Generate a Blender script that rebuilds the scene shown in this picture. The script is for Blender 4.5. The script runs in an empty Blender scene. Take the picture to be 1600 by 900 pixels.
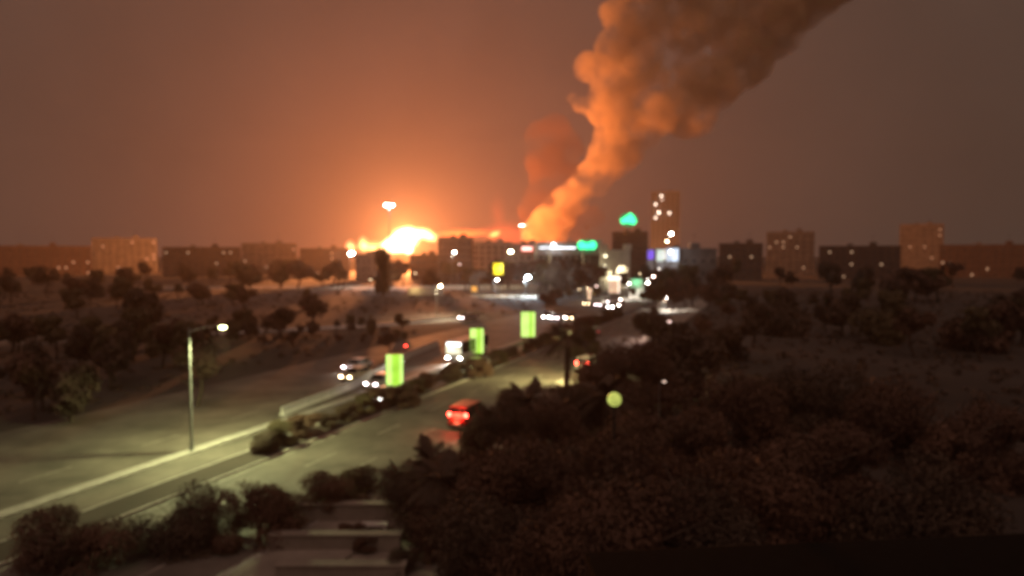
import bpy, bmesh, math, random
from mathutils import Vector, Matrix, noise
R = math.radians
rnd = random.Random(7)
S = bpy.context.scene
COL = S.collection

# ------------------------------------------------------------ camera
F = 1100.0                      # focal length in pixels of the 1600 px wide photograph
CH = 15.0                       # camera height: a fourth-floor window
PITCH = math.atan(52 / F)
cam = bpy.data.cameras.new('camera')
cam.sensor_width = 36; cam.lens = 36 * F / 1600
cam.clip_start = 0.1; cam.clip_end = 20000
cam.dof.use_dof = True; cam.dof.focus_distance = 2.0; cam.dof.aperture_fstop = 1.8
camo = bpy.data.objects.new('camera', cam); COL.objects.link(camo)
camo.location = (0, 0, CH); camo.rotation_euler = (R(90) - PITCH, 0, 0)
S.camera = camo

def ray(x, y):
    a, b = (x - 800) / F, -(y - 450) / F
    c, s = math.cos(PITCH), math.sin(PITCH)
    return Vector((a, c + b * s, b * c - s))
def P(x, y, d):                 # the point at distance d (along Y) seen at photograph pixel x, y
    r = ray(x, y); t = d / r.y
    return Vector((r.x * t, d, CH + r.z * t))
def G(x, y, z=0.0):             # the ground point seen at x, y
    r = ray(x, y); t = (z - CH) / r.z
    return Vector((r.x * t, r.y * t, z))

# ------------------------------------------------------------ view, world
S.view_settings.view_transform = 'Standard'; S.view_settings.look = 'None'
S.view_settings.exposure = 0; S.view_settings.gamma = 1
S.cycles.use_denoising = True
S.cycles.max_bounces = 5; S.cycles.diffuse_bounces = 2; S.cycles.volume_bounces = 1
S.cycles.transparent_max_bounces = 16
S.cycles.sample_clamp_indirect = 6
S.cycles.volume_step_rate = 1.0; S.cycles.volume_max_steps = 128

HAZE = 0.00016
FIRE_DIR = ray(655, 372).normalized()
w = bpy.data.worlds.new('World'); S.world = w; w.use_nodes = True
nt = w.node_tree; nt.nodes.clear()
N = nt.nodes.new; L = nt.links.new
def mnode(op, a=None, b=None):
    n = N('ShaderNodeMath'); n.operation = op
    for i, v in enumerate((a, b)):
        if v is None: continue
        if isinstance(v, (int, float)): n.inputs[i].default_value = v
        else: L(v, n.inputs[i])
    return n.outputs[0]
tc = N('ShaderNodeTexCoord')
dp = N('ShaderNodeVectorMath'); dp.operation = 'DOT_PRODUCT'; dp.inputs[1].default_value = FIRE_DIR
L(tc.outputs['Generated'], dp.inputs[0])
th = mnode('ARCCOSINE', mnode('MINIMUM', dp.outputs['Value'], 0.99999))
glow = mnode('POWER', math.e, mnode('MULTIPLY', th, -1 / 0.26))
base = mnode('POWER', math.e, mnode('MULTIPLY', th, -1 / 3.0))
nz = N('ShaderNodeTexNoise'); nz.inputs['Scale'].default_value = 5; nz.inputs['Detail'].default_value = 3
L(tc.outputs['Generated'], nz.inputs['Vector'])
mott = mnode('ADD', mnode('MULTIPLY', nz.outputs['Fac'], 0.5), 0.75)
def colscale(col, fac):
    m = N('ShaderNodeVectorMath'); m.operation = 'SCALE'; m.inputs[0].default_value = col
    L(fac, m.inputs['Scale']); return m.outputs[0]
def vadd(a, b):
    m = N('ShaderNodeVectorMath'); m.operation = 'ADD'; L(a, m.inputs[0]); L(b, m.inputs[1]); return m.outputs[0]
skyc = vadd(colscale((0.25, 0.040, 0.012), mnode('MULTIPLY', glow, mott)),
            colscale((0.078, 0.057, 0.044), mnode('MULTIPLY', base, mott)))
bg = N('ShaderNodeBackground'); L(skyc, bg.inputs['Color']); bg.inputs['Strength'].default_value = 1.0
sky = N('ShaderNodeTexSky'); sky.sky_type = 'NISHITA'; sky.sun_disc = False
sky.sun_elevation = R(-8); sky.sun_rotation = R(200)
bg2 = N('ShaderNodeBackground'); L(sky.outputs[0], bg2.inputs['Color']); bg2.inputs['Strength'].default_value = 0.1
ad = N('ShaderNodeAddShader'); L(bg.outputs[0], ad.inputs[0]); L(bg2.outputs[0], ad.inputs[1])
wo = N('ShaderNodeOutputWorld'); L(ad.outputs[0], wo.inputs['Surface'])

# the glow of the city and the smoky sky behind the window, as one very wide, weak and warm sun
sl = bpy.data.lights.new('sun', 'SUN'); sl.energy = 0.55; sl.angle = R(70); sl.color = (1, .58, .47)
so = bpy.data.objects.new('sun', sl); COL.objects.link(so); so.rotation_euler = (R(28), 0, R(-12))

# ------------------------------------------------------------ materials
MATS = {}
def mat(name, col, rough=0.8, metal=0.0, var=0.25, scale=3.0, bump=0.0, col2=None, coat=0.0):
    if name in MATS: return MATS[name]
    m = bpy.data.materials.new(name); m.use_nodes = True
    t = m.node_tree; b = t.nodes['Principled BSDF']
    b.inputs['Roughness'].default_value = rough; b.inputs['Metallic'].default_value = metal
    b.inputs['Specular IOR Level'].default_value = 0.1 if rough >= 1 else 0.5
    if coat: b.inputs['Coat Weight'].default_value = coat
    tcn = t.nodes.new('ShaderNodeTexCoord')
    n = t.nodes.new('ShaderNodeTexNoise'); n.inputs['Scale'].default_value = scale
    n.inputs['Detail'].default_value = 6; n.inputs['Roughness'].default_value = 0.65
    t.links.new(tcn.outputs['Object'], n.inputs['Vector'])
    rp = t.nodes.new('ShaderNodeValToRGB')
    c1 = [max(0, c * (1 - var)) for c in col]; c2 = col2 or [min(1, c * (1 + var)) for c in col]
    rp.color_ramp.elements[0].position = 0.32; rp.color_ramp.elements[1].position = 0.68
    rp.color_ramp.elements[0].color = (*c1, 1); rp.color_ramp.elements[1].color = (*c2, 1)
    t.links.new(n.outputs['Fac'], rp.inputs['Fac']); t.links.new(rp.outputs['Color'], b.inputs['Base Color'])
    if bump:
        bp = t.nodes.new('ShaderNodeBump'); bp.inputs['Strength'].default_value = bump
        t.links.new(n.outputs['Fac'], bp.inputs['Height']); t.links.new(bp.outputs['Normal'], b.inputs['Normal'])
    MATS[name] = m; return m
def emat(name, col, strength, var=0.0, scale=1.0):
    if name in MATS: return MATS[name]
    m = bpy.data.materials.new(name); m.use_nodes = True
    t = m.node_tree; b = t.nodes['Principled BSDF']
    b.inputs['Base Color'].default_value = (*[min(1, c) * 0.5 for c in col], 1)
    b.inputs['Emission Color'].default_value = (*col, 1); b.inputs['Emission Strength'].default_value = strength
    if var:
        tcn = t.nodes.new('ShaderNodeTexCoord'); n = t.nodes.new('ShaderNodeTexNoise'); n.inputs['Scale'].default_value = scale
        t.links.new(tcn.outputs['Object'], n.inputs['Vector'])
        mr = t.nodes.new('ShaderNodeMapRange')
        mr.inputs['From Min'].default_value = 0.35; mr.inputs['From Max'].default_value = 0.65
        mr.inputs['To Min'].default_value = strength * (1 - var); mr.inputs['To Max'].default_value = strength * (1 + var)
        t.links.new(n.outputs['Fac'], mr.inputs['Value']); t.links.new(mr.outputs[0], b.inputs['Emission Strength'])
    MATS[name] = m; return m

asphalt = mat('asphalt', (0.13, 0.115, 0.095), 0.75, var=0.45, scale=0.22, bump=0.1)
paintw = mat('road_paint', (0.30, 0.28, 0.24), 0.7, var=0.5, scale=1.2)
kerbm = mat('kerb_stone', (0.36, 0.34, 0.31), 0.8, scale=1.5)
earth = mat('earth', (0.05, 0.04, 0.032), 0.95, var=0.4, scale=0.05, bump=0.2)
lawnm = mat('lawn', (0.06, 0.04, 0.034), 0.95, var=0.3, scale=0.08)
paving = mat('paving', (0.27, 0.24, 0.2), 0.85, var=0.25, scale=0.5)
conc = mat('concrete', (0.36, 0.34, 0.32), 0.85, var=0.25, scale=0.25, bump=0.1)
concd = mat('weathered_concrete', (0.16, 0.145, 0.13), 0.9, var=0.35, scale=0.2, bump=0.1)
plaster = mat('pale_plaster', (0.6, 0.58, 0.54), 0.8, var=0.15, scale=0.2)
cream = mat('cream_stone', (0.5, 0.46, 0.36), 0.8, var=0.2, scale=0.3)
brickm = mat('brown_render', (0.12, 0.08, 0.06), 0.9, var=0.3, scale=0.3)
glassd = mat('dark_glass', (0.02, 0.022, 0.025), 0.12, var=0.1)
metal = mat('galvanised_steel', (0.32, 0.32, 0.31), 0.45, 0.7, var=0.2, scale=4)
metald = mat('dark_metal', (0.05, 0.05, 0.05), 0.5, 0.5, var=0.2)
tyrem = mat('tyre_rubber', (0.02, 0.02, 0.02), 0.9)
rimm = mat('rim_alloy', (0.4, 0.4, 0.4), 0.35, 0.9)
bark = mat('bark', (0.08, 0.055, 0.04), 0.95, var=0.35, scale=6, bump=0.4)
leafA = mat('leaf_dark', (0.085, 0.056, 0.036), 0.8, var=0.55, scale=0.9)
leafB = mat('leaf_olive', (0.11, 0.085, 0.04), 0.8, var=0.5, scale=0.7)
leafC = mat('leaf_brown', (0.12, 0.066, 0.042), 0.8, var=0.5, scale=0.8)

# ------------------------------------------------------------ object helpers
def tag(o, label=None, cat=None, group=None, kind=None):
    if label: o['label'] = label
    if cat: o['category'] = cat
    if group: o['group'] = group
    if kind: o['kind'] = kind
    return o
def empty(name, loc=(0, 0, 0), rz=0.0):
    o = bpy.data.objects.new(name, None); COL.objects.link(o)
    o.location = loc; o.rotation_euler = (0, 0, rz); o.empty_display_size = 0.3
    return o
def obj(name, bm, m, parent=None, smooth=False):
    me = bpy.data.meshes.new(name); bm.to_mesh(me); bm.free()
    for mm in (m if isinstance(m, (list, tuple)) else [m]): me.materials.append(mm)
    if smooth:
        for p in me.polygons: p.use_smooth = True
    o = bpy.data.objects.new(name, me); COL.objects.link(o)
    if parent: o.parent = parent
    return o
def meshobj(name, me, parent=None, loc=(0, 0, 0), rot=(0, 0, 0), scale=(1, 1, 1)):
    o = bpy.data.objects.new(name, me); COL.objects.link(o)
    o.location = loc; o.rotation_euler = rot; o.scale = scale
    if parent: o.parent = parent
    return o
def box(bm, x0, x1, y0, y1, z0, z1, bev=0.0, rot=None):
    r = bmesh.ops.create_cube(bm, size=1)
    vs = r['verts']
    bmesh.ops.scale(bm, vec=(x1 - x0, y1 - y0, z1 - z0), verts=vs)
    if rot: bmesh.ops.rotate(bm, cent=(0, 0, 0), matrix=rot, verts=vs)
    bmesh.ops.translate(bm, vec=((x0 + x1) / 2, (y0 + y1) / 2, (z0 + z1) / 2), verts=vs)
    if bev:
        es = {e for v in vs for e in v.link_edges}
        bmesh.ops.bevel(bm, geom=list(es), offset=bev, segments=2, affect='EDGES', profile=0.6)
    return bm
def bx(x0, x1, y0, y1, z0, z1, bev=0.0): return box(bmesh.new(), x0, x1, y0, y1, z0, z1, bev)
def tube(bm, p0, p1, r0, r1=None, seg=10, caps=True):
    p0, p1 = Vector(p0), Vector(p1); r1 = r0 if r1 is None else r1
    d = (p1 - p0); q = d.to_track_quat('Z', 'Y')
    a, b = [], []
    for i in range(seg):
        t = 2 * math.pi * i / seg; u = Vector((math.cos(t), math.sin(t), 0))
        a.append(bm.verts.new(p0 + q @ (u * r0))); b.append(bm.verts.new(p1 + q @ (u * r1)))
    for i in range(seg):
        j = (i + 1) % seg; bm.faces.new((a[i], a[j], b[j], b[i]))
    if caps: bm.faces.new(a[::-1]); bm.faces.new(b)
    return bm
def prism(bm, pts, x0, x1, sh=None):
    """polygon pts (y, z) extruded along X; sh(y, z) scales the half width"""
    L0, L1 = [], []
    for (y, z) in pts:
        s = sh(y, z) if sh else 1.0
        L0.append(bm.verts.new((x0 * s, y, z))); L1.append(bm.verts.new((x1 * s, y, z)))
    n = len(pts)
    for i in range(n):
        j = (i + 1) % n; bm.faces.new((L0[i], L0[j], L1[j], L1[i]))
    bm.faces.new(L0[::-1]); bm.faces.new(L1)
    bmesh.ops.recalc_face_normals(bm, faces=bm.faces[:])
    return bm
def copy_tree(o, parent=None):
    c = o.copy(); COL.objects.link(c); c.parent = parent
    for ch in list(o.children): copy_tree(ch, c)
    return c
def lamp_light(parent, loc, col, power, r=0.25, kind='POINT', rot=None, size=R(150), blend=0.5):
    l = bpy.data.lights.new('light', kind); l.color = col; l.energy = power; l.shadow_soft_size = r
    if kind == 'SPOT': l.spot_size = size; l.spot_blend = blend
    o = bpy.data.objects.new('lamp_light', l); COL.objects.link(o); o.location = loc
    if rot: o.rotation_euler = rot
    if parent: o.parent = parent
    return o

# ------------------------------------------------------------ the ground and the roads
SL = 0.38
def MX(d): return -14 + SL * (d - 65)                       # middle of the planted central reserve
LEN = math.hypot(1, SL); U = Vector((SL, 1, 0)) / LEN; V = Vector((1, -SL, 0)) / LEN   # along / to the right
ROADANG = -math.atan(SL)                                    # rotation of things driving away
def RP(d, off, z=0.0):
    p = Vector((MX(d), d, 0)) + V * off; p.z = z; return p
def ribbon(name, off0, off1, d0, d1, z, m, kind='structure', n=24, wob=0.0, thick=0.0):
    bm = bmesh.new(); rows = []
    for i in range(n + 1):
        d = d0 + (d1 - d0) * i / n
        rows.append([bm.verts.new(RP(d, off0, z)), bm.verts.new(RP(d, off1, z))])
    for a, b in zip(rows, rows[1:]): bm.faces.new((a[0], a[1], b[1], b[0]))
    if thick:
        r = bmesh.ops.extrude_face_region(bm, geom=bm.faces[:])
        bmesh.ops.translate(bm, vec=(0, 0, -thick), verts=[v for v in r['geom'] if isinstance(v, bmesh.types.BMVert)])
    bmesh.ops.recalc_face_normals(bm, faces=bm.faces[:])
    o = obj(name, bm, m); tag(o, kind=kind); return o
def sheet(name, pts, z, m):
    bm = bmesh.new(); bm.faces.new([bm.verts.new((p[0], p[1], z)) for p in pts])
    bmesh.ops.recalc_face_normals(bm, faces=bm.faces[:])
    o = obj(name, bm, m); tag(o, kind='structure'); return o

bm = bmesh.new(); bmesh.ops.create_grid(bm, x_segments=20, y_segments=20, size=5000)
tag(obj('ground', bm, earth), kind='structure')
ribbon('road', -25, -15.9, -20, 330, 0.004, asphalt)
sheet('cross_road', [G(-100, 545), G(600, 511), G(700, 503), G(745, 500), G(738, 495.5), G(690, 497), G(600, 503), G(-100, 530)], 0.0065, asphalt)
ribbon('main_road', -16, 12.2, 5, 330, 0.008, asphalt)
ribbon('pavement', 12.4, 16.5, 5, 330, 0.12, paving, thick=0.15)
sheet('park_lawn', [G(300, 496), G(600, 500), G(770, 489), G(868, 468), G(850, 456), G(560, 455), G(100, 452)], 0.012, lawnm)
sheet('forecourt', [G(735, 464), G(850, 466), G(905, 455), G(860, 444), G(730, 446)], 0.016, paving)
sheet('far_avenue', [G(200, 452), G(560, 453), G(735, 452), G(735, 446), G(560, 447), G(200, 447)], 0.014, paving)
# the planted reserve, the panel separator and their kerbs
ribbon('central_reserve', -1.25, 1.25, 5, 330, 0.13, earth, thick=0.14)
ribbon('kerb', 1.25, 1.45, 5, 330, 0.15, kerbm, thick=0.16)
ribbon('kerb', -1.45, -1.25, 5, 330, 0.15, kerbm, thick=0.16)
ribbon('separator', -5.9, -4.8, 5, 330, 0.14, kerbm, thick=0.15)
ribbon('kerb', 12.2, 12.4, 5, 330, 0.14, kerbm, thick=0.15)
# lane markings
def dashes(name, off, d0, d1, step, length, wdt=0.15):
    bm = bmesh.new(); d = d0
    while d < d1:
        vs = [bm.verts.new(RP(a, o, 0.012)) for a, o in ((d, off), (d, off + wdt), (d + length, off + wdt), (d + length, off))]
        bm.faces.new(vs); d += step
    bmesh.ops.recalc_face_normals(bm, faces=bm.faces[:])
    tag(obj(name, bm, paintw), kind='structure')
dashes('lane_marking', 4.9, 6, 240, 9, 3.5); dashes('lane_marking', 8.5, 6, 240, 9, 3.5)
dashes('lane_marking', 11.8, 6, 240, 10, 10.0); dashes('lane_marking', -10.5, 6, 240, 9, 3.5)
dashes('lane_marking', 1.7, 6, 240, 10, 10.0)

# concrete barrier along the far carriageway, one object with its segments
def barrier(name, pts, label, h=0.8):
    e = empty(name, (pts[0][0], pts[0][1], 0)); tag(e, label, 'barrier')
    prof = [(-0.3, 0), (-0.3, 0.1), (-0.1, 0.35), (-0.08, h), (0.08, h), (0.1, 0.35), (0.3, 0.1), (0.3, 0)]
    for a, b in zip(pts, pts[1:]):
        a, b = Vector(a), Vector(b); L_ = (b - a).length; n = max(1, int(L_ / 4)); st = L_ / n
        ang = math.atan2((b - a).y, (b - a).x) - math.pi / 2
        bm = prism(bmesh.new(), [(0, 0)] * 0 + [(0, 0)], 0, 0) if False else None
        seg = bmesh.new(); r0 = [seg.verts.new((x, 0.03, z)) for x, z in prof]; r1 = [seg.verts.new((x, st - 0.03, z)) for x, z in prof]
        for i in range(len(prof)):
            j = (i + 1) % len(prof); seg.faces.new((r0[i], r0[j], r1[j], r1[i]))
        seg.faces.new(r0[::-1]); seg.faces.new(r1); bmesh.ops.recalc_face_normals(seg, faces=seg.faces[:])
        me = bpy.data.meshes.new('segment'); seg.to_mesh(me); seg.free(); me.materials.append(plaster)
        for k in range(n):
            p = a + (b - a) * (k / n) - Vector(e.location)
            meshobj('segment', me, e, (p.x, p.y, 0.008), (0, 0, ang))
    return e
g = lambda x, y: G(x, y).to_tuple()
barrier('road_barrier', [g(440, 650), g(547, 608), g(605, 577), g(640, 557), g(684, 539)], 'pale concrete barrier between the carriageways behind the nearest lime panel')
barrier('park_wall', [g(330, 522), g(600, 508), g(660, 502), g(722, 496)], 'low pale wall along the edge of the dark park lawn', 0.3)
sheet('pavement', [G(330, 523), G(600, 510), G(660, 504.5), G(728, 498), G(722, 496.6), G(660, 502.6), G(600, 508.4), G(330, 521.5)], .02, plaster)

# ------------------------------------------------------------ foliage
def leaf_crown(seed, rx, rz, n, size, lobes=9, hole=0.35):
    r = random.Random(seed); bm = bmesh.new()
    C = []
    for i in range(lobes):
        a = r.uniform(0, 2 * math.pi); q = r.uniform(0.15, 0.72); h = r.uniform(-0.5, 0.75)
        C.append((Vector((math.cos(a) * rx * q, math.sin(a) * rx * q, h * rz)), r.uniform(0.28, 0.5)))
    for i in range(n):
        c, s = r.choice(C)
        d = Vector((r.gauss(0, 1), r.gauss(0, 1), r.gauss(0, 1))).normalized()
        rad = s * (0.55 + 0.5 * r.random())
        if noise.noise(d * 2.2 + c) > hole: continue
        p = c + Vector((d.x * rx * rad, d.y * rx * rad, d.z * rz * rad * 1.05))
        nv = (d + Vector((r.uniform(-1, 1), r.uniform(-1, 1), r.uniform(-1, 1))) * 0.8).normalized()
        t = nv.orthogonal().normalized(); t = Matrix.Rotation(r.uniform(0, 6.28), 3, nv) @ t; b = nv.cross(t)
        L_ = size * r.uniform(0.6, 1.3); W = L_ * 0.5
        v = [bm.verts.new(p - t * L_ * 0.5), bm.verts.new(p + b * W * 0.5 + nv * L_ * 0.08), bm.verts.new(p + t * L_ * 0.5), bm.verts.new(p - b * W * 0.5 + nv * L_ * 0.08)]
        bm.faces.new(v)
    me = bpy.data.meshes.new('crown'); bm.to_mesh(me); bm.free(); return me
def trunk_mesh(seed, h, r0, spread):
    r = random.Random(seed); bm = bmesh.new()
    p = Vector((0, 0, -0.2)); rr = r0
    pts = [p]
    for i in range(4):
        q = p + Vector((r.uniform(-.06, .06) * h, r.uniform(-.06, .06) * h, h * 0.27)); tube(bm, p, q, rr, rr * 0.82, 8); p = q; rr *= 0.82; pts.append(p)
    for i in range(7):
        b = pts[2 + i % 3]; a = r.uniform(0, 6.28)
        q = b + Vector((math.cos(a) * spread * .35, math.sin(a) * spread * .35, h * .2)); e = q + Vector((math.cos(a + .4) * spread * .35, math.sin(a + .4) * spread * .35, h * .22))
        tube(bm, b, q, rr * .7, rr * .45, 6); tube(bm, q, e, rr * .45, rr * .15, 6)
    me = bpy.data.meshes.new('trunk'); bm.to_mesh(me); bm.free(); me.materials.append(bark); return me
CR = []
for k, m in enumerate((leafA, leafB, leafC, leafA)):
    me = leaf_crown(20 + k, 1.0, 0.85, 5200, 0.15, 11); me.materials.append(m); CR.append(me)
CRN = []                          # finer crowns for the trees nearest the window
for k, m in enumerate((leafC, leafA, leafC)):
    me = leaf_crown(40 + k, 1.0, 0.8, 26000, 0.06, 18, 0.3); me.materials.append(m); CRN.append(me)
CRF = []                          # coarse crowns for the town
for k, m in enumerate((leafA, leafC, leafB)):
    me = leaf_crown(60 + k, 1.0, 0.85, 1500, 0.26, 8); me.materials.append(m); CRF.append(me)
TR = [trunk_mesh(70 + k, 1.0, 0.045, 0.9) for k in range(3)]
def tree(x, y, h, rad, label, group=None, lib=CR, k=None, flat=0.85, name='leafy_tree'):
    k = rnd.randrange(99) if k is None else k
    t = empty(name, (x, y, 0), rnd.uniform(0, 6.28)); tag(t, label, 'tree', group)
    ch = rad * flat
    meshobj('trunk', TR[k % 3], t, (0, 0, 0), (0, 0, 0), (h * .9, h * .9, h * 0.72))
    meshobj('crown', lib[k % len(lib)], t, (0, 0, h - ch), (0, 0, 0), (rad, rad, ch / 0.85 ))
    return t
def palm_crown(seed, n=30, L_=1.0):
    r = random.Random(seed); bm = bmesh.new()
    for i in range(n):
        a = r.uniform(0, 6.28); el = r.uniform(-.35, 1.15); ln = L_ * r.uniform(.75, 1.05); pts = []
        for k in range(9):
            t = k / 8; rr = ln * t * math.cos(el) ; z = ln * (t * math.sin(el) - .55 * t * t * math.cos(el))
            pts.append(Vector((math.cos(a) * rr, math.sin(a) * rr, z)))
        side = Vector((-math.sin(a), math.cos(a), 0))
        for k in range(8):
            for sgn in (-1, 1):
                for h_ in (0, .5):
                    p = pts[k].lerp(pts[k + 1], h_); fw = (pts[k + 1] - pts[k]).normalized()
                    w_ = L_ * .26 * math.sin(math.pi * min(1, (k + h_ + 1) / 9.5)) + .02
                    tip = p + side * sgn * w_ + fw * w_ * .6 + Vector((0, 0, -w_ * .45 + r.uniform(-.02, .02)))
                    bm.faces.new([bm.verts.new(p), bm.verts.new(p + fw * L_ * .05), bm.verts.new(tip)])
        for k in range(8): tube(bm, pts[k], pts[k + 1], .012 * L_, .01 * L_, 4, False)
    me = bpy.data.meshes.new('crown'); bm.to_mesh(me); bm.free(); me.materials.append(leafA); return me
PALM = [palm_crown(5), palm_crown(6)]
def palm(px, py, d, rad, label, tr=.16):
    p = P(px, py, d); h = p.z - rad * .55; e = empty('palm_tree', (p.x, d, 0), rnd.uniform(0, 6)); tag(e, label, 'palm tree', 'palm trees')
    bm = bmesh.new()
    for k in range(10): tube(bm, (.05 * math.sin(k * .5), 0, h * k / 10), (.05 * math.sin(k * .5 + .5), 0, h * (k + 1) / 10 + .02), tr * (1.25 - .04 * k), tr * (1.1 - .04 * k), 10)
    obj('trunk', bm, bark, e); meshobj('crown', PALM[int(px) % 2], e, (0, 0, h), (0, 0, 0), (rad, rad, rad)); return e
def tree_top(px, py, d, rad, label, group=None, lib=CR, k=None, **kw):  # a tree whose top shows at px, py
    p = P(px, py, d); return tree(p.x, d, p.z, rad, label, group, lib, k, **kw)

# the dark mass of trees below the window on the right
near = [
 (752, 662, 46, 1.9, 'small ragged tree just right of the red van'), (780, 624, 46, 2.0, 'round dark tree at the roadside right of the braking van'),
 (826, 604, 50, 2.6, 'dark tree whose top edges the bright patch of road'), (868, 628, 44, 2.4, 'dark tree left of the bare roadside trunk'),
 (905, 596, 52, 3.0, 'dark tree directly below the second tail-lit van'), (950, 548, 62, 4.2, 'broad dark tree behind the lime globe lamp'),
 (1003, 534, 66, 4.4, 'broad dark tree in front of the pale bend of the road'), (1035, 488, 92, 4.0, 'tall dark tree near the photo edge beyond the bend'),
 (1064, 520, 70, 4.6, 'dark tree at the photo edge right of the broad ones'),
 (915, 512, 104, 3.0, 'rounded tree right of the bare trunk beside the pale road'),
 (660, 706, 37, 2.6, 'dark tree over the end of the lit road'), (735, 700, 34, 3.2, 'dark tree below the braking red van'),
 (812, 690, 32, 3.4, 'dark tree in the middle of the near grove'), (893, 672, 34, 3.6, 'dark tree below and left of the lime globe lamp'),
 (1044, 628, 40, 3.8, 'dark tree right of the lime globe lamp'), (985, 668, 30, 3.0, 'dark tree just under the lime globe lamp'),
 (770, 766, 26, 3.0, 'lowest dark tree at the near end of the grove'), (872, 772, 24, 3.0, 'near dark tree in the lower middle of the grove'),
 (968, 760, 23, 3.2, 'near dark tree above the black roof edge'), (1062, 742, 24, 3.4, 'near dark tree at the grove\'s far right'),
 (1150, 690, 30, 4.0, 'dark tree outside the grove, toward the black roof'), (1160, 590, 48, 4.6, 'wide dark tree beyond the grove on the unlit side'),
 (1260, 560, 62, 5.0, 'dark tree among unlit gardens beside the grove'), (1290, 660, 36, 4.2, 'dark tree in the unlit gardens nearer the window'),
 (1400, 600, 52, 5.2, 'big dark tree in the far gardens'), (1440, 720, 32, 4.0, 'dark tree low in the gardens'), (1540, 630, 46, 5.0, 'last dark tree of the gardens'),
 (1130, 500, 100, 5.0, 'dark tree beyond the bend, past the tall one'), (1230, 480, 130, 6.0, 'tall dark tree far off in the gardens'), (1370, 490, 120, 6.0, 'dark tree far off among the gardens'), (1520, 500, 110, 6.0, 'dark tree at the end of the far gardens'),
]
for i, (px, py, d, rad, lab) in enumerate(near):
    tree_top(px, py, d, rad, lab, 'dark trees below the window', CRN if d < 70 else CR, i, flat=.6 if 'bushy-headed' in lab else .85)
# garden shrubs and trees lower left
for i, (px, py, d, rad, lab, lib) in enumerate([
 (572, 732, 44, 1.6, 'olive bushy tree at the roadside over the terraces', CR),
 (548, 740, 43, 1.3, 'low olive tree at the left end of the terraces', CR), (500, 735, 40, 2.2, 'dark tree on the unlit left of the terraces', CRN),
 (400, 760, 36, 2.6, 'dark tree by the road, left of the garden', CRN), (280, 770, 36, 3.0, 'round dark tree further left by the road', CRN), (120, 790, 34, 3.2, 'dark tree at the outer end of the garden', CRN)]):
    tree_top(px, py, d, rad, lab, 'garden trees', lib, i, flat=0.7)
palm(625, 716, 41, 1.9, 'short palm with a thick bare trunk above the terraces', .2)
palm(887, 503, 77, 3.2, 'dark palm whose bare trunk stands between the lit road and the tail lights', .32)
palm(742, 652, 50, 1.5, 'low ragged palm just right of the red van')
palm(820, 598, 49, 2.4, 'spiky palm against the bright patch of road')
palm(868, 618, 46, 2.3, 'spiky palm left of the bare trunk foot')
palm(768, 634, 47, 1.8, 'small palm between the red van and the bright road')
palm(672, 690, 38, 2.0, 'palm overhanging the near road edge')
palm(946, 588, 50, 2.4, 'palm just above the lime globe lamp')
palm(1022, 484, 96, 3.2, 'tall dark palm near the photo edge beyond the bend', .25)
palm(690, 716, 33, 1.8, 'dark palm among the near trees right of the terraces')

# hedge bushes in the central reserve: one leafy crown each
for i in range(46):
    d = 52 + i * 2.6 + rnd.uniform(-.4, .4)
    p = RP(d, rnd.uniform(-.25, .25)); s = rnd.uniform(0.95, 1.5)
    if d > 96: s *= rnd.choice((0.5, 0.8, 1.3))
    o = meshobj('bush', (CR + CRN)[i % 4], None, (p.x, p.y, 0.12 + s * .6), (0, 0, rnd.uniform(0, 6)), (s * 1.15, s * 1.15, s * 0.85))
    tag(o, 'low dark bush in the planted strip between the carriageways', 'bush', 'bushes of the central reserve')
for (px, py, s, lab) in ((612, 626, 1.2, 'dark bush just under the pale car beneath the nearest lime panel'), (640, 628, 1.2, 'dark bush right of the pale car with headlights'),
                         (752, 582, 1.7, 'big dark bush below the middle lime panel')):
    p = G(px, py + 8); o = meshobj('bush', CRN[0], None, (p.x, p.y, s * .6), (0, 0, 1), (s * 1.3, s, s * .8)); tag(o, lab, 'bush', 'bushes of the central reserve')

# ------------------------------------------------------------ lime lit panels
limeA = emat('lime_panel_light', (0.40, 0.80, 0.06), 1.1, 0.2, 0.6)
limeB = emat('lime_panel_glow', (0.66, 1.0, 0.24), 1.15, 0.15, 0.6)
def light_panel(px, pb, pt, wpx, label, split, strength):
    b = G(px, pb); d = b.y; s = F / d
    Hh = (P(px, pt, d).z); W = wpx / s; z0 = 0.55
    e = empty('glowing_billboard', (b.x, d, 0.14), 0.06); tag(e, label, 'lit panel', 'lime advertising panels on the separator')
    obj('base', bx(-W * .38, W * .38, -.25, .25, 0, 0.22, .03), kerbm, e)
    for s_ in (-1, 1): obj('leg', bx(s_ * W * .27 - .06, s_ * W * .27 + .06, -.07, .07, .221, z0 - .001), metald, e)
    bm = bmesh.new(); box(bm, -W / 2 - .06, W / 2 + .06, -.13, .15, z0, Hh, .03); obj('frame', bm, metald, e)
    a, c = (-W / 2, W / 2)
    for u0, u1, mm in ((0, split, limeB), (split + .01, .80, limeA), (.81, 1, limeB)):
        obj('lit_face', bx(a + (c - a) * u0, a + (c - a) * u1, -.165, -.133, z0 + .06, Hh - .06, .008), mm, e)
light_panel(617, 612, 555, 26, 'nearest lime glowing panel, standing above the car with headlights', 0.35, 420)
light_panel(745, 560, 514, 21, 'middle lime glowing panel, beside the glaring white headlights', 0.5, 300)
light_panel(825, 533, 488, 22, 'farthest lime glowing panel, alone against the dark lawn', 0.6, 360)

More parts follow.
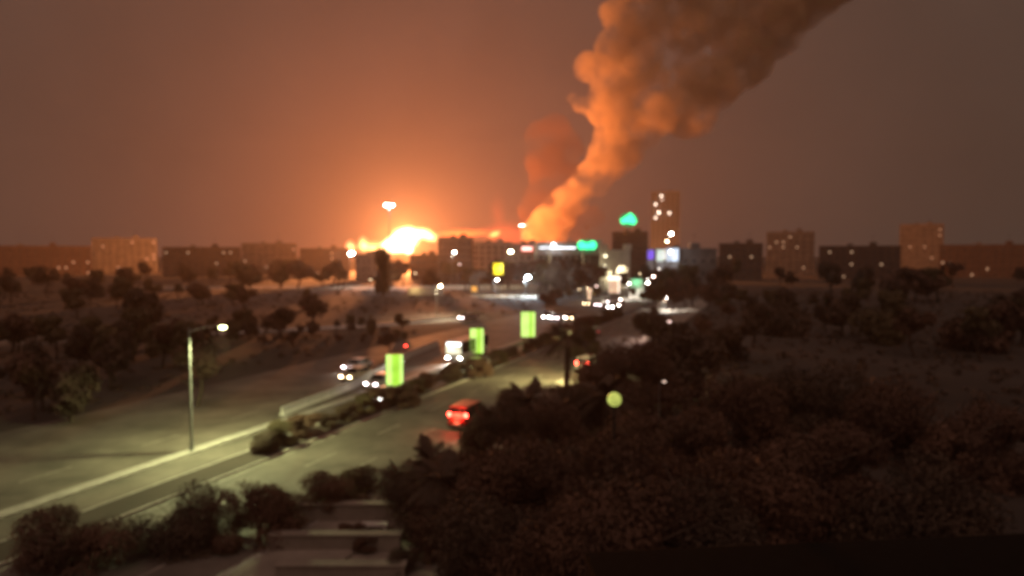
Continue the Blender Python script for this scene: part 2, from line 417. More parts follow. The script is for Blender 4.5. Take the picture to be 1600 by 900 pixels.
# ------------------------------------------------------------ vehicles
hl_m = emat('headlight_on', (1.0, 0.95, 0.88), 70)
hlp_m = emat('headlight_on_pinkish', (1.0, 0.80, 0.82), 30)
hlc_m = emat('headlight_lime_spill', (.85, 1, .45), 30)  # lime light below the middle panel, put into the headlight emission
hlw_m = emat('headlight_on_warm', (1.0, 0.72, 0.42), 30)
tl_m = emat('brake_light_on', (1.0, 0.05, 0.03), 26)
tlo_m = emat('tail_light_dim', (0.6, 0.02, 0.01), 1.2)
hlo_m = mat('lamp_glass', (0.5, 0.5, 0.5), 0.1)
platem = mat('number_plate', (0.75, 0.74, 0.68), 0.5, var=0.05)
def paint(n, c): return mat('paint_' + n, c, 0.3, 0.2, var=0.06, scale=1, coat=0.6)
paints = dict(red=paint('red', (0.45, 0.03, 0.025)), white=paint('white', (0.7, 0.7, 0.68)), silver=paint('silver', (0.4, 0.41, 0.42)), dark=paint('dark', (0.05, 0.05, 0.06)), cream=paint('cream', (0.6, 0.55, 0.4)))
def vehicle(kind, color, loc, rz, label, front=None, rear=None, glow=0, group='vehicles on the avenue'):
    """front of the vehicle points to local +Y"""
    e = empty({'car': 'car', 'van': 'van', 'bus': 'bus'}[kind], loc, rz); tag(e, label, kind if kind != 'car' else 'car', group)
    pm = paints[color]
    if kind == 'car':
        W, Lh, H = .88, 2.2, 1.45
        body = [(-2.2, .35), (-2.2, .85), (-2.05, .98), (-1.5, 1.0), (1.0, .95), (1.95, .8), (2.2, .6), (2.2, .32), (1.85, .25), (-1.9, .25)]
        cab = [(-1.75, .98), (-1.25, 1.4), (-.9, H), (.2, H), (.45, 1.4), (1.15, .93)]
        wy = (-1.35, 1.35); wr = .32; lz = .66; tz = .8
    elif kind == 'van':
        W, Lh, H = .92, 2.3, 2.1
        body = [(-2.3, .4), (-2.33, 1.15), (-2.25, 1.2), (1.2, 1.2), (1.95, 1.02), (2.3, .8), (2.3, .4), (2.0, .28), (-2.1, .28)]
        cab = [(-2.25, 1.2), (-2.15, 1.95), (-1.95, H), (.6, H), (.85, 2.0), (1.6, 1.12)]
        wy = (-1.45, 1.5); wr = .35; lz = .75; tz = 1.45
    else:
        W, Lh, H = 1.22, 5.5, 3.0
        body = [(-5.5, .4), (-5.5, 1.3), (5.45, 1.3), (5.5, .9), (5.5, .4), (5.2, .3), (-5.2, .3)]
        cab = [(-5.5, 1.3), (-5.45, 2.85), (-5.2, H), (5.0, H), (5.3, 2.85), (5.45, 1.3)]
        wy = (-3.4, 3.4); wr = .5; lz = .8; tz = 1.2
    bm = prism(bmesh.new(), body, -W, W); bmesh.ops.bevel(bm, geom=bm.edges[:], offset=.06, segments=2, affect='EDGES'); obj('body', bm, pm, e, True)
    top = max(z for _, z in cab); bot = min(z for _, z in cab)
    sh = lambda y, z: 1 - .16 * (z - bot) / (top - bot) * (1 if kind != 'bus' else .2)
    bm = prism(bmesh.new(), cab, -W * .95, W * .95, sh); obj('window_glass', bm, glassd, e)
    rw = W * .95 * (.84 if kind != 'bus' else .97)
    ys = [y for y, z in cab if z == top]
    obj('roof', bx(-rw - .02, rw + .02, min(ys) - .2, max(ys) + .2, top - .04, top + .04, .03), pm, e)
    for s in (-1, 1):
        for (ya, yb) in ((cab[0][0] + .1, cab[1][0]), (-.1, -.1), (cab[-1][0] - .05, cab[-2][0])):
            bm = bmesh.new(); tube(bm, (s * W * .95, ya, bot), (s * rw, yb + (.05 if ya < -.2 else -.05 if ya > 0 else 0), top - .03), .045, .045, 6); obj('pillar', bm, pm, e)
        for y in wy:
            bm = bmesh.new(); tube(bm, (s * (W - .2), y, wr), (s * (W + .01), y, wr), wr, wr, 18); wh = obj('wheel', bm, tyrem, e)
            bm = bmesh.new(); tube(bm, (s * (W + .0), y, wr), (s * (W + .025), y, wr), wr * .6, wr * .5, 12); obj('rim', bm, rimm, wh)
        hw = .17
        obj('headlight', bx(s * (W - .25) - hw, s * (W - .25) + hw, Lh - .03, Lh + .05, lz - .09, lz + .09, .03), front or hlo_m, e)
        hh = .10 if kind == 'car' else .16
        obj('tail_light', bx(s * (W - .17) - .13, s * (W - .17) + .13, -Lh - .06, -Lh + .03 if kind != 'van' else -Lh + .1, tz - hh, tz + hh, .02), rear or tlo_m, e)
        obj('mirror', bx(s * (W + .12) - .1, s * (W + .12) + .1, .75 if kind != 'bus' else 5.2, .87 if kind != 'bus' else 5.3, bot + .02, bot + .2, .02), pm, e)
    obj('bumper', bx(-W + .02, W - .02, -Lh - .09, -Lh + .1, .36, .58, .04), metald, e)
    obj('number_plate', bx(-.26, .26, -Lh - .11, -Lh - .085, .6 if kind == 'car' else .68, .72 if kind == 'car' else .82), platem, e)
    obj('number_plate', bx(-.26, .26, Lh + .01, Lh + .035, .42, .53), platem, e)
    if glow:
        if front: lamp_light(e, (0, Lh + .5, lz), (1, .93, .82), glow, .2, 'SPOT', (R(82), 0, 0), R(110), .7)
        else: lamp_light(e, (0, -Lh - .35, tz), (1, .06, .03), glow, .3)
    return e
FW, BK = ROADANG, ROADANG + math.pi
p = G(713, 676)
v = vehicle('van', 'red', (p.x + .9, p.y + 2.3, .01), FW, 'red minivan braking on the near road, high brake lights glowing', rear=tl_m, glow=200)
obj('rear_glow_bar', bx(-.6, .6, -2.36, -2.29, 1.28, 1.6, .02), emat('rear_window_glow', (1, .12, .07), 1.6), v)  # red light on the rear window, put in as a glowing bar
p = G(906, 586)
vehicle('van', 'silver', (p.x + 1.3, p.y + 2.3, .01), FW - .1, 'van with two red tail lights just right of the bare roadside trunk', rear=tl_m, glow=25)
p = G(611, 627); vehicle('car', 'white', (p.x - .4, p.y, .01), BK, 'white car facing the window under the nearest lime panel', front=hl_m, glow=150)
p = G(601, 604); vehicle('car', 'silver', (p.x - .4, p.y, .01), BK, 'car following left of the nearest lime panel foot', front=hlp_m)
p = G(559, 578); vehicle('car', 'white', (p.x, p.y, .01), BK - .05, 'white car at the left picture edge with one warm headlight', front=hlp_m, glow=160)
p = G(557, 593); vehicle('car', 'cream', (p.x, p.y, .01), BK - .05, 'cream car with warm headlights behind the pale barrier end', front=hlw_m)
p = G(721, 569); v = vehicle('bus', 'white', (p.x + .6, p.y + 5.5, .01), BK + .05, 'white bus with glaring lit front left of the middle lime panel', front=hl_m, glow=2500)
obj('windscreen', bx(-1.1, 1.1, 5.46, 5.53, 1.35, 2.45, .03), emat('bus_glare_light', (1, .96, .68), 1.1, .5, .8), v)  # headlight glare widened by making the windscreen itself glow
obj('route_board', bx(-1.0, 1.0, 5.38, 5.5, 2.5, 2.85, .03), emat('board_glare_light', (1, .98, .9), 7), v)  # glowing board, also part of the painted glare
p = G(741, 577); vehicle('car', 'cream', (p.x, p.y, .01), BK, 'pale car caught in the glare before the middle lime panel', front=hlc_m)
p = G(757, 574); vehicle('car', 'white', (p.x, p.y, .01), BK, 'white car with lime glow put into its headlights at the foot of the middle lime panel', front=hlc_m, glow=500)
p = G(731, 500); vehicle('car', 'silver', (p.x, p.y, .01), BK - .4, 'lone car with pinkish headlights at the end of the park wall', front=hlp_m, glow=120)
for x, y, k, c, fm, lab in ((857, 499, 'van', 'white', hl_m, 'white van leading the row of oncoming headlights'), (871, 500, 'car', 'silver', hlp_m, 'silver car second in the row of oncoming headlights'),
                            (883, 499, 'car', 'white', hl_m, 'white car third in the row of oncoming headlights'), (893, 500, 'car', 'dark', hlw_m, 'dark car last in the row with warm headlights'),
                            (938, 479, 'car', 'white', hlp_m, 'car with pinkish headlights left of the lit kiosk'), (949, 474, 'car', 'silver', hlp_m, 'small car between the pinkish headlights and the lit kiosk'),
                            (957, 483, 'van', 'white', hl_m, 'van with strong white headlights under the lit kiosk'), (967, 480, 'van', 'white', hl_m, 'outer white van with strong headlights under the lit kiosk'),
                            (918, 477, 'car', 'cream', hlw_m, 'cream car with warm headlights at the head of the bend'), (869, 466, 'car', 'silver', hlp_m, 'distant car alone behind the park lawn')):
    p = G(x, y); vehicle(k, c, (p.x, p.y, .01), BK + rnd.uniform(-.08, .08), lab, front=fm)
for x, y, lab in ((914, 547, 'dark car parked beside the pale stretch of road'), (1018, 552, 'parked car with pale roof between the dark trees'), (930, 524, 'unlit car on the pale bend')):
    p = G(x, y); vehicle('car', 'silver', (p.x, p.y, .13), FW + .2, lab)

# ------------------------------------------------------------ lamps
def lampmat(c, s): return emat('bulb_%02d_%02d_%02d_%d' % (c[0] * 20, c[1] * 20, c[2] * 20, s * 10), c, s)
def street_lamp(base, h, label, col, s, head=0.35, power=0, arm=1.2, ang=0.0, pole_r=.09, name='street_lamp', group='street lamps'):
    e = empty(name, (base[0], base[1], 0), ang); tag(e, label, 'street lamp', group)
    bm = bmesh.new(); tube(bm, (0, 0, 0), (0, 0, .9), pole_r * 1.7, pole_r * 1.4, 10); tube(bm, (0, 0, .9), (0, 0, h), pole_r * 1.1, pole_r * .7, 10); obj('pole', bm, metal, e)
    if arm:
        bm = bmesh.new(); tube(bm, (0, 0, h - .3), (arm * .5, 0, h + .05), pole_r * .6, pole_r * .5, 8); tube(bm, (arm * .5, 0, h + .05), (arm, 0, h + .12), pole_r * .5, pole_r * .5, 8); obj('arm', bm, metal, e)
    hd = obj('lamp_head', bx(arm - head * .9, arm + head * .9, -head * .45, head * .45, h + .08, h + .2, .03), metald, e)
    bm = bmesh.new(); bmesh.ops.create_uvsphere(bm, u_segments=14, v_segments=8, radius=head)
    bmesh.ops.scale(bm, vec=(1, .8, .6), verts=bm.verts[:]); bmesh.ops.translate(bm, vec=(arm, 0, h - .02), verts=bm.verts[:]); obj('bulb', bm, lampmat(col, s), hd, True)
    if power: lamp_light(e, (arm, -.1, h - head - .2), col, power, .3, *(('POINT',) if head > .7 else ('SPOT', (0, 0, 0), R(165), .4)))
    return e
def lamp_at(px, py, d, label, col, s, head=.35, power=0, arm=1.0, **kw):
    p = P(px, py, d); return street_lamp((p.x - arm, d), p.z, label, col, s, head, power, arm, **kw)
WARM = (1, .74, .42); WH = (1, .9, .78); BL = (.72, .88, 1); PK = (1, .68, .6); LM = (.68, .85, .22)
lamp_at(688, 447, 172, 'lit street lamp on a pale pole at the park wall', (1, .82, .5), 60, .42, 8000)
lamp_at(825, 433, 250, 'blue-white glaring lamp over the forecourt', (.7, .88, 1), 60, .9, 16000)
lamp_at(777, 437, 255, 'small warm-white lamp under the yellow sign', WH, 40, .5, 2500)
lamp_at(798, 393, 330, 'large warm lamp right of the yellow sign, above the trees', (1, .85, .5), 50, 1.0, 5000)
lamp_at(710, 394, 330, 'white lamp before the grey flat block', WH, 50, .7, 8000)
lamp_at(549, 396, 330, 'white lamp at the left picture edge below the flames', WH, 60, 1.3, 5000)
lamp_at(601, 408, 300, 'small pink lamp under the main blaze', PK, 14, .4, 12000)
lamp_at(718, 413, 290, 'dim pinkish lamp below the grey block', PK, 4, .4)
lamp_at(983, 443, 240, 'white lamp left of the green lit wall', WH, 30, .4, 5000)
lamp_at(1012, 442, 240, 'lower lamp of the pair right of the green wall', WH, 26, .5, 700)
lamp_at(1021, 432, 255, 'pinkish lamp up beyond the green wall', PK, 30, .45)
lamp_at(1012, 436, 250, 'tiny upper lamp of the pair right of the green wall', WH, 12, .28)
lamp_at(1041, 465, 190, 'white lamp at the right edge above the tall tree', WH, 32, .4, 5000)
lamp_at(1045, 464, 195, 'faint lamp beside the right-edge white one', WARM, 8, .3)
lamp_at(1049, 365, 320, 'tall bright lamp above the white shopfronts', WH, 45, .8, 2500)
lamp_at(1042, 377, 310, 'lower lamp above the white shopfronts', WARM, 26, .6)
lamp_at(1046, 502, 120, 'faint pinkish lamp by the tall tree at the edge', PK, 2.5, .3, 8000)
lamp_at(919, 450, 225, 'slender cream lamp left of the kiosk', WARM, 30, .45, 800)
lamp_at(845, 499, 165, 'tiny orange lamp left of the oncoming row', (1, .6, .35), 16, .25)
lamp_at(871, 515, 140, 'tiny dim lamp near the roadside tree', WH, 3.5, .2)
lamp_at(1038, 596, 58, 'dim garden lamp in the trees near the edge', (1, .7, .55), 1.2, .16, arm=.4, pole_r=.05)
lamp_at(981, 679, 36, 'faint garden lamp below the lime globe lamp', (1, .6, .5), .35, .14, arm=.4, pole_r=.05)
for px, py, d, c, st, hd, lab in ((876, 461, 235, WH, 18, .4, 'white lamp behind the end of the park lawn'), (1000, 428, 270, WARM, 8, .35, 'dim warm lamp above the green wall'), (1030, 420, 285, WH, 5, .4, 'dim white lamp under the pale shop window'),
    (932, 447, 250, PK, 8, .35, 'small pink lamp left of the kiosk top'), (905, 452, 250, WARM, 5, .35, 'small warm lamp at the head of the bend'), (649, 427, 300, WARM, 3, .45, 'faint warm lamp below the main blaze'), (579, 437, 250, WARM, 2, .5, 'faint lamp in the trees at the left'),
    (846, 425, 290, WH, 3, .4, 'dim lamp right of the blue-white one'), (970, 350, 452, WARM, 3, .5, 'tiny light on the dark tower roof'), (1034, 452, 220, WARM, 6, .3, 'small warm lamp between the right-edge lamps')):
    lamp_at(px, py, d, lab, c, st, hd) if 'roof' not in lab else None
# red traffic beacon
lamp_at(634, 540, 112, 'tiny red beacon on a thin post above the barrier', (1, .05, .03), 26, .16, arm=.3, pole_r=.05, name='beacon_post', group=None)
# roadside pole whose lamp is hidden in the crown: lights the olive patch of road
p = P(890, 530, 79.5); street_lamp((p.x, p.y), 6.6, 'roadside lamp hidden in the crown of the bare-trunked roadside tree', (1, .88, .36), 1, .2, 11000, -1.0, 0.2, .07)
p = RP(51, -5.4); street_lamp((p.x, p.y), 9.5, 'tall added lamp on the separator lighting the near road', (.9, .95, .42), 12, .28, 9500, 2.4, 0.2, .12)  # added lamp, there to light the near road
# lime globe lamp among the trees
p = P(960, 624, 29)
e = empty('globe_lamp', (p.x, 29, 0)); tag(e, 'round lime-white globe lamp glowing among the dark trees', 'globe lamp')
bm = bmesh.new(); tube(bm, (0, 0, 0), (0, 0, p.z - .3), .06, .05); obj('pole', bm, metald, e)
bm = bmesh.new(); bmesh.ops.create_uvsphere(bm, u_segments=20, v_segments=12, radius=.3); bmesh.ops.translate(bm, vec=(0, 0, p.z), verts=bm.verts[:])
obj('globe', bm, emat('globe_light', (.5, .56, .12), 1.0, .25, 3), e, True)
bm = bmesh.new(); tube(bm, (0, 0, p.z - .33), (0, 0, p.z - .24), .12, .14); obj('collar', bm, metald, e)
# high masts
def high_mast(px, py, d, label, col, s, ring, heads=8, power=0):
    p = P(px, py, d); e = empty('high_mast', (p.x, d, 0)); tag(e, label, 'light mast', 'high light masts')
    bm = bmesh.new(); tube(bm, (0, 0, 0), (0, 0, p.z), .45, .18, 12); obj('mast', bm, metal, e)
    bm = bmesh.new(); tube(bm, (0, 0, p.z - .3), (0, 0, p.z + .1), ring * .7, ring * .7, 16); obj('ring', bm, metald, e)
    for k in range(heads):
        a = 2 * math.pi * k / heads; bm = bmesh.new(); bmesh.ops.create_uvsphere(bm, u_segments=10, v_segments=6, radius=ring * .45)
        bmesh.ops.scale(bm, vec=(1, 1, .75), verts=bm.verts[:]); bmesh.ops.translate(bm, vec=(math.cos(a) * ring, math.sin(a) * ring, p.z - .5), verts=bm.verts[:]); obj('floodlight', bm, lampmat(col, s), e, True)
    if power: lamp_light(e, (0, 0, p.z - 2), col, power, 1)
high_mast(608, 319, 350, 'tall mast with a blazing white lamp ring above the fire', (1, .93, .9), 30, 1.7, 8, 15000)
high_mast(815, 351, 480, 'distant mast with pinkish-white lamps over the red glow', (1, .75, .62), 22, 1.2, 5)
high_mast(822, 350, 500, 'faint small mast light beside the pinkish one', (1, .4, .3), 10, .6, 3)

# ------------------------------------------------------------ buildings
winlit = [emat('window_lit_warm', (1, .7, .38), 2.2), emat('window_lit_white', (.95, .95, 1), 2.2), emat('window_lit_dim', (.8, .5, .3), .5)]
def building(name, x0, x1, y0, depth, h, label, wall, floors, bays, lit=(), win=(1.3, 1.4), z0=0.0, ang=0.0, parapet=.8, cat='building', group=None, litmat=None):
    e = empty(name, ((x0 + x1) / 2, y0, 0), ang); tag(e, label, cat, group)
    W = (x1 - x0) / 2
    obj('wall', bx(-W, W, 0, depth, 0, h), wall, e)
    bm = bmesh.new()
    for a in ((-W - .15, W + .15, -.15, .2), (-W - .15, W + .15, depth - .2, depth + .15), (-W - .15, -W + .2, .21, depth - .21), (W - .2, W + .15, .21, depth - .21)):
        box(bm, *a, h + .003, h + parapet)
    obj('parapet', bm, wall, e)
    obj('roof_tank', bx(-W * .3, -W * .3 + 3, depth * .4, depth * .4 + 3, h + .01, h + 2.4, .1), concd, e)
    obj('stair_head', bx(W * .25, W * .25 + 4, depth * .3, depth * .3 + 5, h + .01, h + 3.1, .05), wall, e)
    bm = bmesh.new(); tube(bm, (W * .25 + 2, depth * .3 + 2, h + 3), (W * .25 + 2, depth * .3 + 2, h + 7.5), .07, .04, 6)
    for q in (4.2, 3.4): tube(bm, (W * .25 + 1.1, depth * .3 + 2, h + 3 + q), (W * .25 + 2.9, depth * .3 + 2, h + 3 + q), .04, .04, 4)
    obj('antenna', bm, metald, e)
    fh = (h - 1.0) / floors; k = 0
    wmesh = {}
    def wm(m):
        if m.name not in wmesh:
            b = bx(-win[0] / 2, win[0] / 2, -.03, .0, 0, win[1]); me = bpy.data.meshes.new('pane'); b.to_mesh(me); b.free(); me.materials.append(m)
            b = bmesh.new(); t = .09; a, c = win[0] / 2, win[1]
            for q in ((-a - t, -a, -.1, 0, 0, c), (a, a + t, -.1, 0, 0, c), (-a - t, a + t, -.1, 0, c, c + t), (-a - t - .05, a + t + .05, -.16, 0, -t, 0)): box(b, *q)
            mf = bpy.data.meshes.new('window'); b.to_mesh(mf); b.free(); mf.materials.append(conc)
            wmesh[m.name] = (me, mf)
        return wmesh[m.name]
    for f in range(floors):
        for b_ in range(bays):
            m = litmat or winlit[k % 3] if (f, b_) in lit else glassd
            me, mf = wm(m); x = -W + (b_ + .5) * 2 * W / bays; z = 1.0 + f * fh
            if z + win[1] > h - .2: continue
            wn = meshobj('window', mf, e, (x, 0, z)); meshobj('pane', me, wn, (0, -.005, 0)); k += 1
    return e
def bpx(px0, px1, pyt, d): a, b = P(px0, pyt, d), P(px1, pyt, d); return a.x, b.x, a.z
def bld(name, px0, px1, pyt, d, depth, label, wall, floors, bays, **kw):
    x0, x1, h = bpx(px0, px1, pyt, d); return building(name, x0, x1, d, depth, h - .8, label, wall, floors, bays, **kw)
bld('flat_block', 684, 737, 371, 430, 20, 'grey flat-roofed block silhouetted beside the main blaze', concd, 6, 7)
bld('warehouse', 555, 590, 397, 420, 25, 'low dark shed under the left flames', concd, 3, 4)
bld('warehouse', 640, 684, 398, 440, 25, 'low reddish shed under the main blaze', brickm, 3, 5)
bld('warehouse', 738, 800, 378, 470, 22, 'long grey low block under the orange band of flame', conc, 6, 6)
bld('shop_block', 800, 842, 381, 400, 18, 'low grey block with the small red and white sign', conc, 5, 4)
# long white hall with the light strip and the green sign
x0, x1, h = bpx(838, 941, 375, 330)
e = empty('long_hall', ((x0 + x1) / 2, 330, 0)); tag(e, 'long pale low hall with a white light strip and parapet', 'building')
W = (x1 - x0) / 2; obj('wall', bx(-W, W, 0, 30, 0, h - 7), concd, e)
obj('fascia', bx(-W, W, -.6, 30, h - 6.99, h - 1.6, .05), plaster, e); obj('coping', bx(-W - .3, W + .3, -.9, 30, h - 1.59, h - 1.0, .05), conc, e)
obj('sign_tower', bx(W - 10.5, W, -1.5, 10, h - 6.98, h, .05), plaster, e)
obj('light_strip', bx(-W + 1.5, W - 12.5, -.75, -.62, h - 4.0, h - 3.35, .03), emat('strip_light', (.85, .92, 1), 2.6, .5, .12), e)
bm = bmesh.new()
for k in range(9): box(bm, -W + 3 * k + .5, -W + 3 * k + .8, -.5, -.02, 0, h - 7.1)
obj('pilaster', bm, plaster, e)
for k in range(8): obj('window', bx(-W + 3 * k + 1.1, -W + 3 * k + 3.1, -.06, .0 - .005, 2, h - 9, .02), glassd, e)
lamp_at(865, 382, 326, 'bright white floodlight on the hall roof edge', (.95, .97, 1), 18, .8, 250, arm=.6, name='hall_floodlight')
def poster(name, pts, base, label, m, depth=.4, rim=None, cat='sign', kidname='lit_face', parent=None):
    e = empty(name, base); tag(e, label, cat)
    bm = bmesh.new()
    vs = [bm.verts.new((x, -depth, z)) for x, z in pts]; f = bm.faces.new(vs)
    r = bmesh.ops.extrude_face_region(bm, geom=[f]); bmesh.ops.translate(bm, vec=(0, depth, 0), verts=[v for v in r['geom'] if isinstance(v, bmesh.types.BMVert)])
    bmesh.ops.recalc_face_normals(bm, faces=bm.faces[:])
    obj(kidname, bm, m, e); return e
def blob(cx, cz, rx, rz, n=16): return [(cx + rx * math.cos(2 * math.pi * k / n), cz + rz * math.sin(2 * math.pi * k / n)) for k in range(n)]
green = emat('green_sign_light', (.035, 1.0, .36), 2.6)
green_halo = emat('green_sign_halo', (.01, .22, .07), 1.0)  # glare round the green signs, put in as dim glowing discs
def lobe_sign(name, px, py, d, lobes, label, halos, legs):
    p = P(px, py, d); s = d / F; e = empty(name, (p.x, d, p.z)); tag(e, label, 'sign')
    for k, (cx, cy, rx, ry) in enumerate(halos):
        bm = bmesh.new(); vs = [bm.verts.new((x, -.2 - .03 * k, z)) for x, z in blob(cx * s, -cy * s, rx * s, ry * s, 24)]; f = bm.faces.new(vs)
        r = bmesh.ops.extrude_face_region(bm, geom=[f]); bmesh.ops.translate(bm, vec=(0, .5, 0), verts=[v for v in r['geom'] if isinstance(v, bmesh.types.BMVert)])
        bmesh.ops.recalc_face_normals(bm, faces=bm.faces[:]); obj('sign_surround', bm, green_halo, e)
    for k, (cx, cy, rx, ry) in enumerate(lobes):
        bm = bmesh.new(); vs = [bm.verts.new((x, -.75 - .02 * k, z)) for x, z in blob(cx * s, -cy * s, rx * s, ry * s, 24)]; f = bm.faces.new(vs)
        r = bmesh.ops.extrude_face_region(bm, geom=[f]); bmesh.ops.translate(bm, vec=(0, .5, 0), verts=[v for v in r['geom'] if isinstance(v, bmesh.types.BMVert)])
        bmesh.ops.recalc_face_normals(bm, faces=bm.faces[:]); obj('lit_letter', bm, green, e)
    bm = bmesh.new()
    for lx in legs: tube(bm, (lx * s, .6, -26 * s * (d > 400)), (lx * s, .6, 0), .2, .2, 8)
    box(bm, -8 * s, 8 * s, .5, .7, -3 * s, -2.2 * s); obj('support', bm, metald, e)
    return e
lobe_sign('green_roof_sign', 982, 342, 450, [(-7.5, 3, 5, 4.6), (7, 3.5, 5, 5.2), (0, 1, 7, 6), (2.5, -5, 3.4, 4), (6, -1, 3.5, 4.5), (-3, -1.5, 3.5, 3.5)], 'green glowing cloud-shaped sign high on the dark tower roof', [(0, 1.5, 14.5, 11)], (-6, 6))
lobe_sign('green_hall_sign', 917, 383.5, 326, [(-9, -.5, 5.4, 6.6), (8.8, -.5, 5.8, 6.6), (0, 1.7, 9, 4.2), (-4, 0, 4.6, 5), (4.5, 0, 4.6, 5)], 'green glowing two-lobed sign on the long pale hall', [(0, .3, 17, 9.5)], (-6, 6))
# small red-and-white sign
p = P(824, 389, 396); e = empty('red_white_sign', p); tag(e, 'small red-edged white sign glowing left of the long hall', 'sign')
obj('sign_surround', bx(-3.6, 3.6, -.3, .2, -1.9, 1.7, .05), emat('red_sign_light', (.75, .12, .06), .7), e)
for a in (-2.6, -.7, 1.3): obj('lit_letter', bx(a - .5, a + 1.3, -.55, -.31, -.9, 1.2, .1), emat('pink_sign_light', (1, .62, .55), 2.4), e)
# yellow lit sign
p = P(779, 420, 262); e = empty('yellow_sign', (p.x, 262, 0)); tag(e, 'yellow lit sign box on a post above the warm-white lamp', 'sign')
bm = bmesh.new(); tube(bm, (0, .2, 0), (0, .2, p.z - 2), .2, .16); obj('post', bm, metald, e)
obj('sign_box', bx(-1.9, 1.7, -.2, .5, p.z - 2.2, p.z + 2.1, .1), emat('yellow_sign_light', (.62, .5, .01), 1.0, .5, .6), e)
obj('lit_face', bx(.7, 1.5, -.3, -.21, p.z - .8, p.z + 1.9, .03), emat('yellow_bright', (1, .85, .1), 1.6), e)
lamp_light(e, (0, -1.5, p.z), (1, .8, .1), 1500, .8)
# orange-lit kiosk left of it
p = P(741, 436, 268); a = building('kiosk', p.x - 1.8, p.x + 1.8, 268, 4, p.z + .5, 'small orange-lit hut left of the yellow sign', brickm, 1, 1, lit={(0, 0)}, win=(2, 2), litmat=emat('hut_light', (.9, .4, .07), 1.0), cat='kiosk')
# low lit wall behind the park lamp
p = P(665, 448, 262); e = empty('lit_wall', (p.x, 262, 0)); tag(e, 'low cream wall lit by the lamp behind the park', 'wall'); obj('masonry', bx(-6.5, 6.5, 0, .4, 0, 2.6, .03), cream, e); obj('coping', bx(-6.7, 6.7, -.1, .5, 2.601, 2.75, .02), conc, e)
lamp_light(e, (-4, -2.0, 2.5), (1, .7, .3), 350, .3)
# small green-lit sign
p = P(871, 414, 300); e = empty('pale_sign', (p.x, 300, 0)); tag(e, 'small pale green lit sign below the long hall', 'sign')
obj('lit_face', bx(-2.2, 2.2, -.1, .1, p.z - .5, p.z + .5, .05), emat('pale_green_light', (.45, .5, .28), 1.0), e)
bm = bmesh.new(); tube(bm, (-1.8, .2, 0), (-1.8, .2, p.z), .1); tube(bm, (1.8, .2, 0), (1.8, .2, p.z), .1); obj('post', bm, metald, e)
# pale thin poles before the hall
for px, lab in ((858, 'thin pale pole before the light strip of the hall'), (911, 'thin pale pole under the green hall sign')):
    p = P(px, 392, 300); e = empty('flag_pole', (p.x, 300, 0)); tag(e, lab, 'pole'); bm = bmesh.new(); tube(bm, (0, 0, 0), (0, 0, p.z), .28, .2); obj('mast', bm, cream, e)
    bm = bmesh.new(); bmesh.ops.create_uvsphere(bm, u_segments=10, v_segments=6, radius=.35); bmesh.ops.translate(bm, vec=(0, 0, p.z + .2), verts=bm.verts[:]); obj('finial', bm, conc, e)
    lamp_light(e, (0, -2.5, p.z - 3), (1, .85, .5), 260, .3)
# gatehouse with two turrets and lit arches
x0, x1, h = bpx(940, 985, 389, 300)
e = empty('gatehouse', ((x0 + x1) / 2, 300, 0)); tag(e, 'cream gatehouse with two square turrets and lit arched openings', 'building')
W = (x1 - x0) / 2
def arch_wall(bm, xa, xb, z1, ox, ow, oh, y0=0, y1=.6):
    xl, xr = ox - ow / 2, ox + ow / 2
    box(bm, xa, xl, y0, y1, 0, z1); box(bm, xr, xb, y0, y1, 0, z1)
    n = 8; pts = [(ox + math.cos(math.pi * k / n) * ow / 2, oh - ow / 2 + math.sin(math.pi * k / n) * ow / 2) for k in range(n + 1)]
    for a, b in zip(pts, pts[1:]):
        vs = []
        for yy in (y0, y1): vs.append([bm.verts.new((q[0], yy, q[1])) for q in (a, b)] + [bm.verts.new((b[0], yy, z1)), bm.verts.new((a[0], yy, z1))])
        bm.faces.new(vs[0]); bm.faces.new(vs[1][::-1]); bm.faces.new((vs[0][0], vs[1][0], vs[1][1], vs[0][1])); bm.faces.new((vs[0][2], vs[1][2], vs[1][3], vs[0][3]))
bm = bmesh.new(); arch_wall(bm, -W, -.8, h - 1, -W * .55, 3.2, 8.5); arch_wall(bm, -.79, W, h - 1, W * .42, 4.6, 10.5); obj('arched_front', bm, cream, e)
obj('back_wall', bx(-W, W, 5, 6, 0, h - 1), cream, e); obj('roof', bx(-W - .3, W + .3, -.3, 6.3, h - .99, h - .3, .05), cream, e)
for s in (-1, 1): obj('turret', bx(s * W * .82 - 1.5, s * W * .82 + 1.5, -.5, 4, h - .29, h + 2.0, .08), cream, e)
lamp_light(e, (-W * .55, 2.5, 7.5), (1, .9, .65), 1500, .4); lamp_light(e, (W * .42, 2.5, 8.5), (1, .88, .66), 1800, .4); lamp_light(e, (-W, -3, 8), (1, .9, .6), 500, .4)
for i, (px, py, k, lab) in enumerate(((946, 400, 24, 'bright lantern on the gatehouse left pier'), (945, 415, 16, 'lower lantern on the gatehouse left pier'))):
    p = P(px, py, 297); q = empty('wall_lantern', p); tag(q, lab, 'lantern'); bm = bmesh.new(); bmesh.ops.create_uvsphere(bm, u_segments=12, v_segments=8, radius=.55 - .15 * i); obj('globe', bm, lampmat((1, .9, .6), 5 - 2 * i), q, True)
    obj('bracket', bx(-.08, .08, .1, 3, -.6, -.45), metald, q)
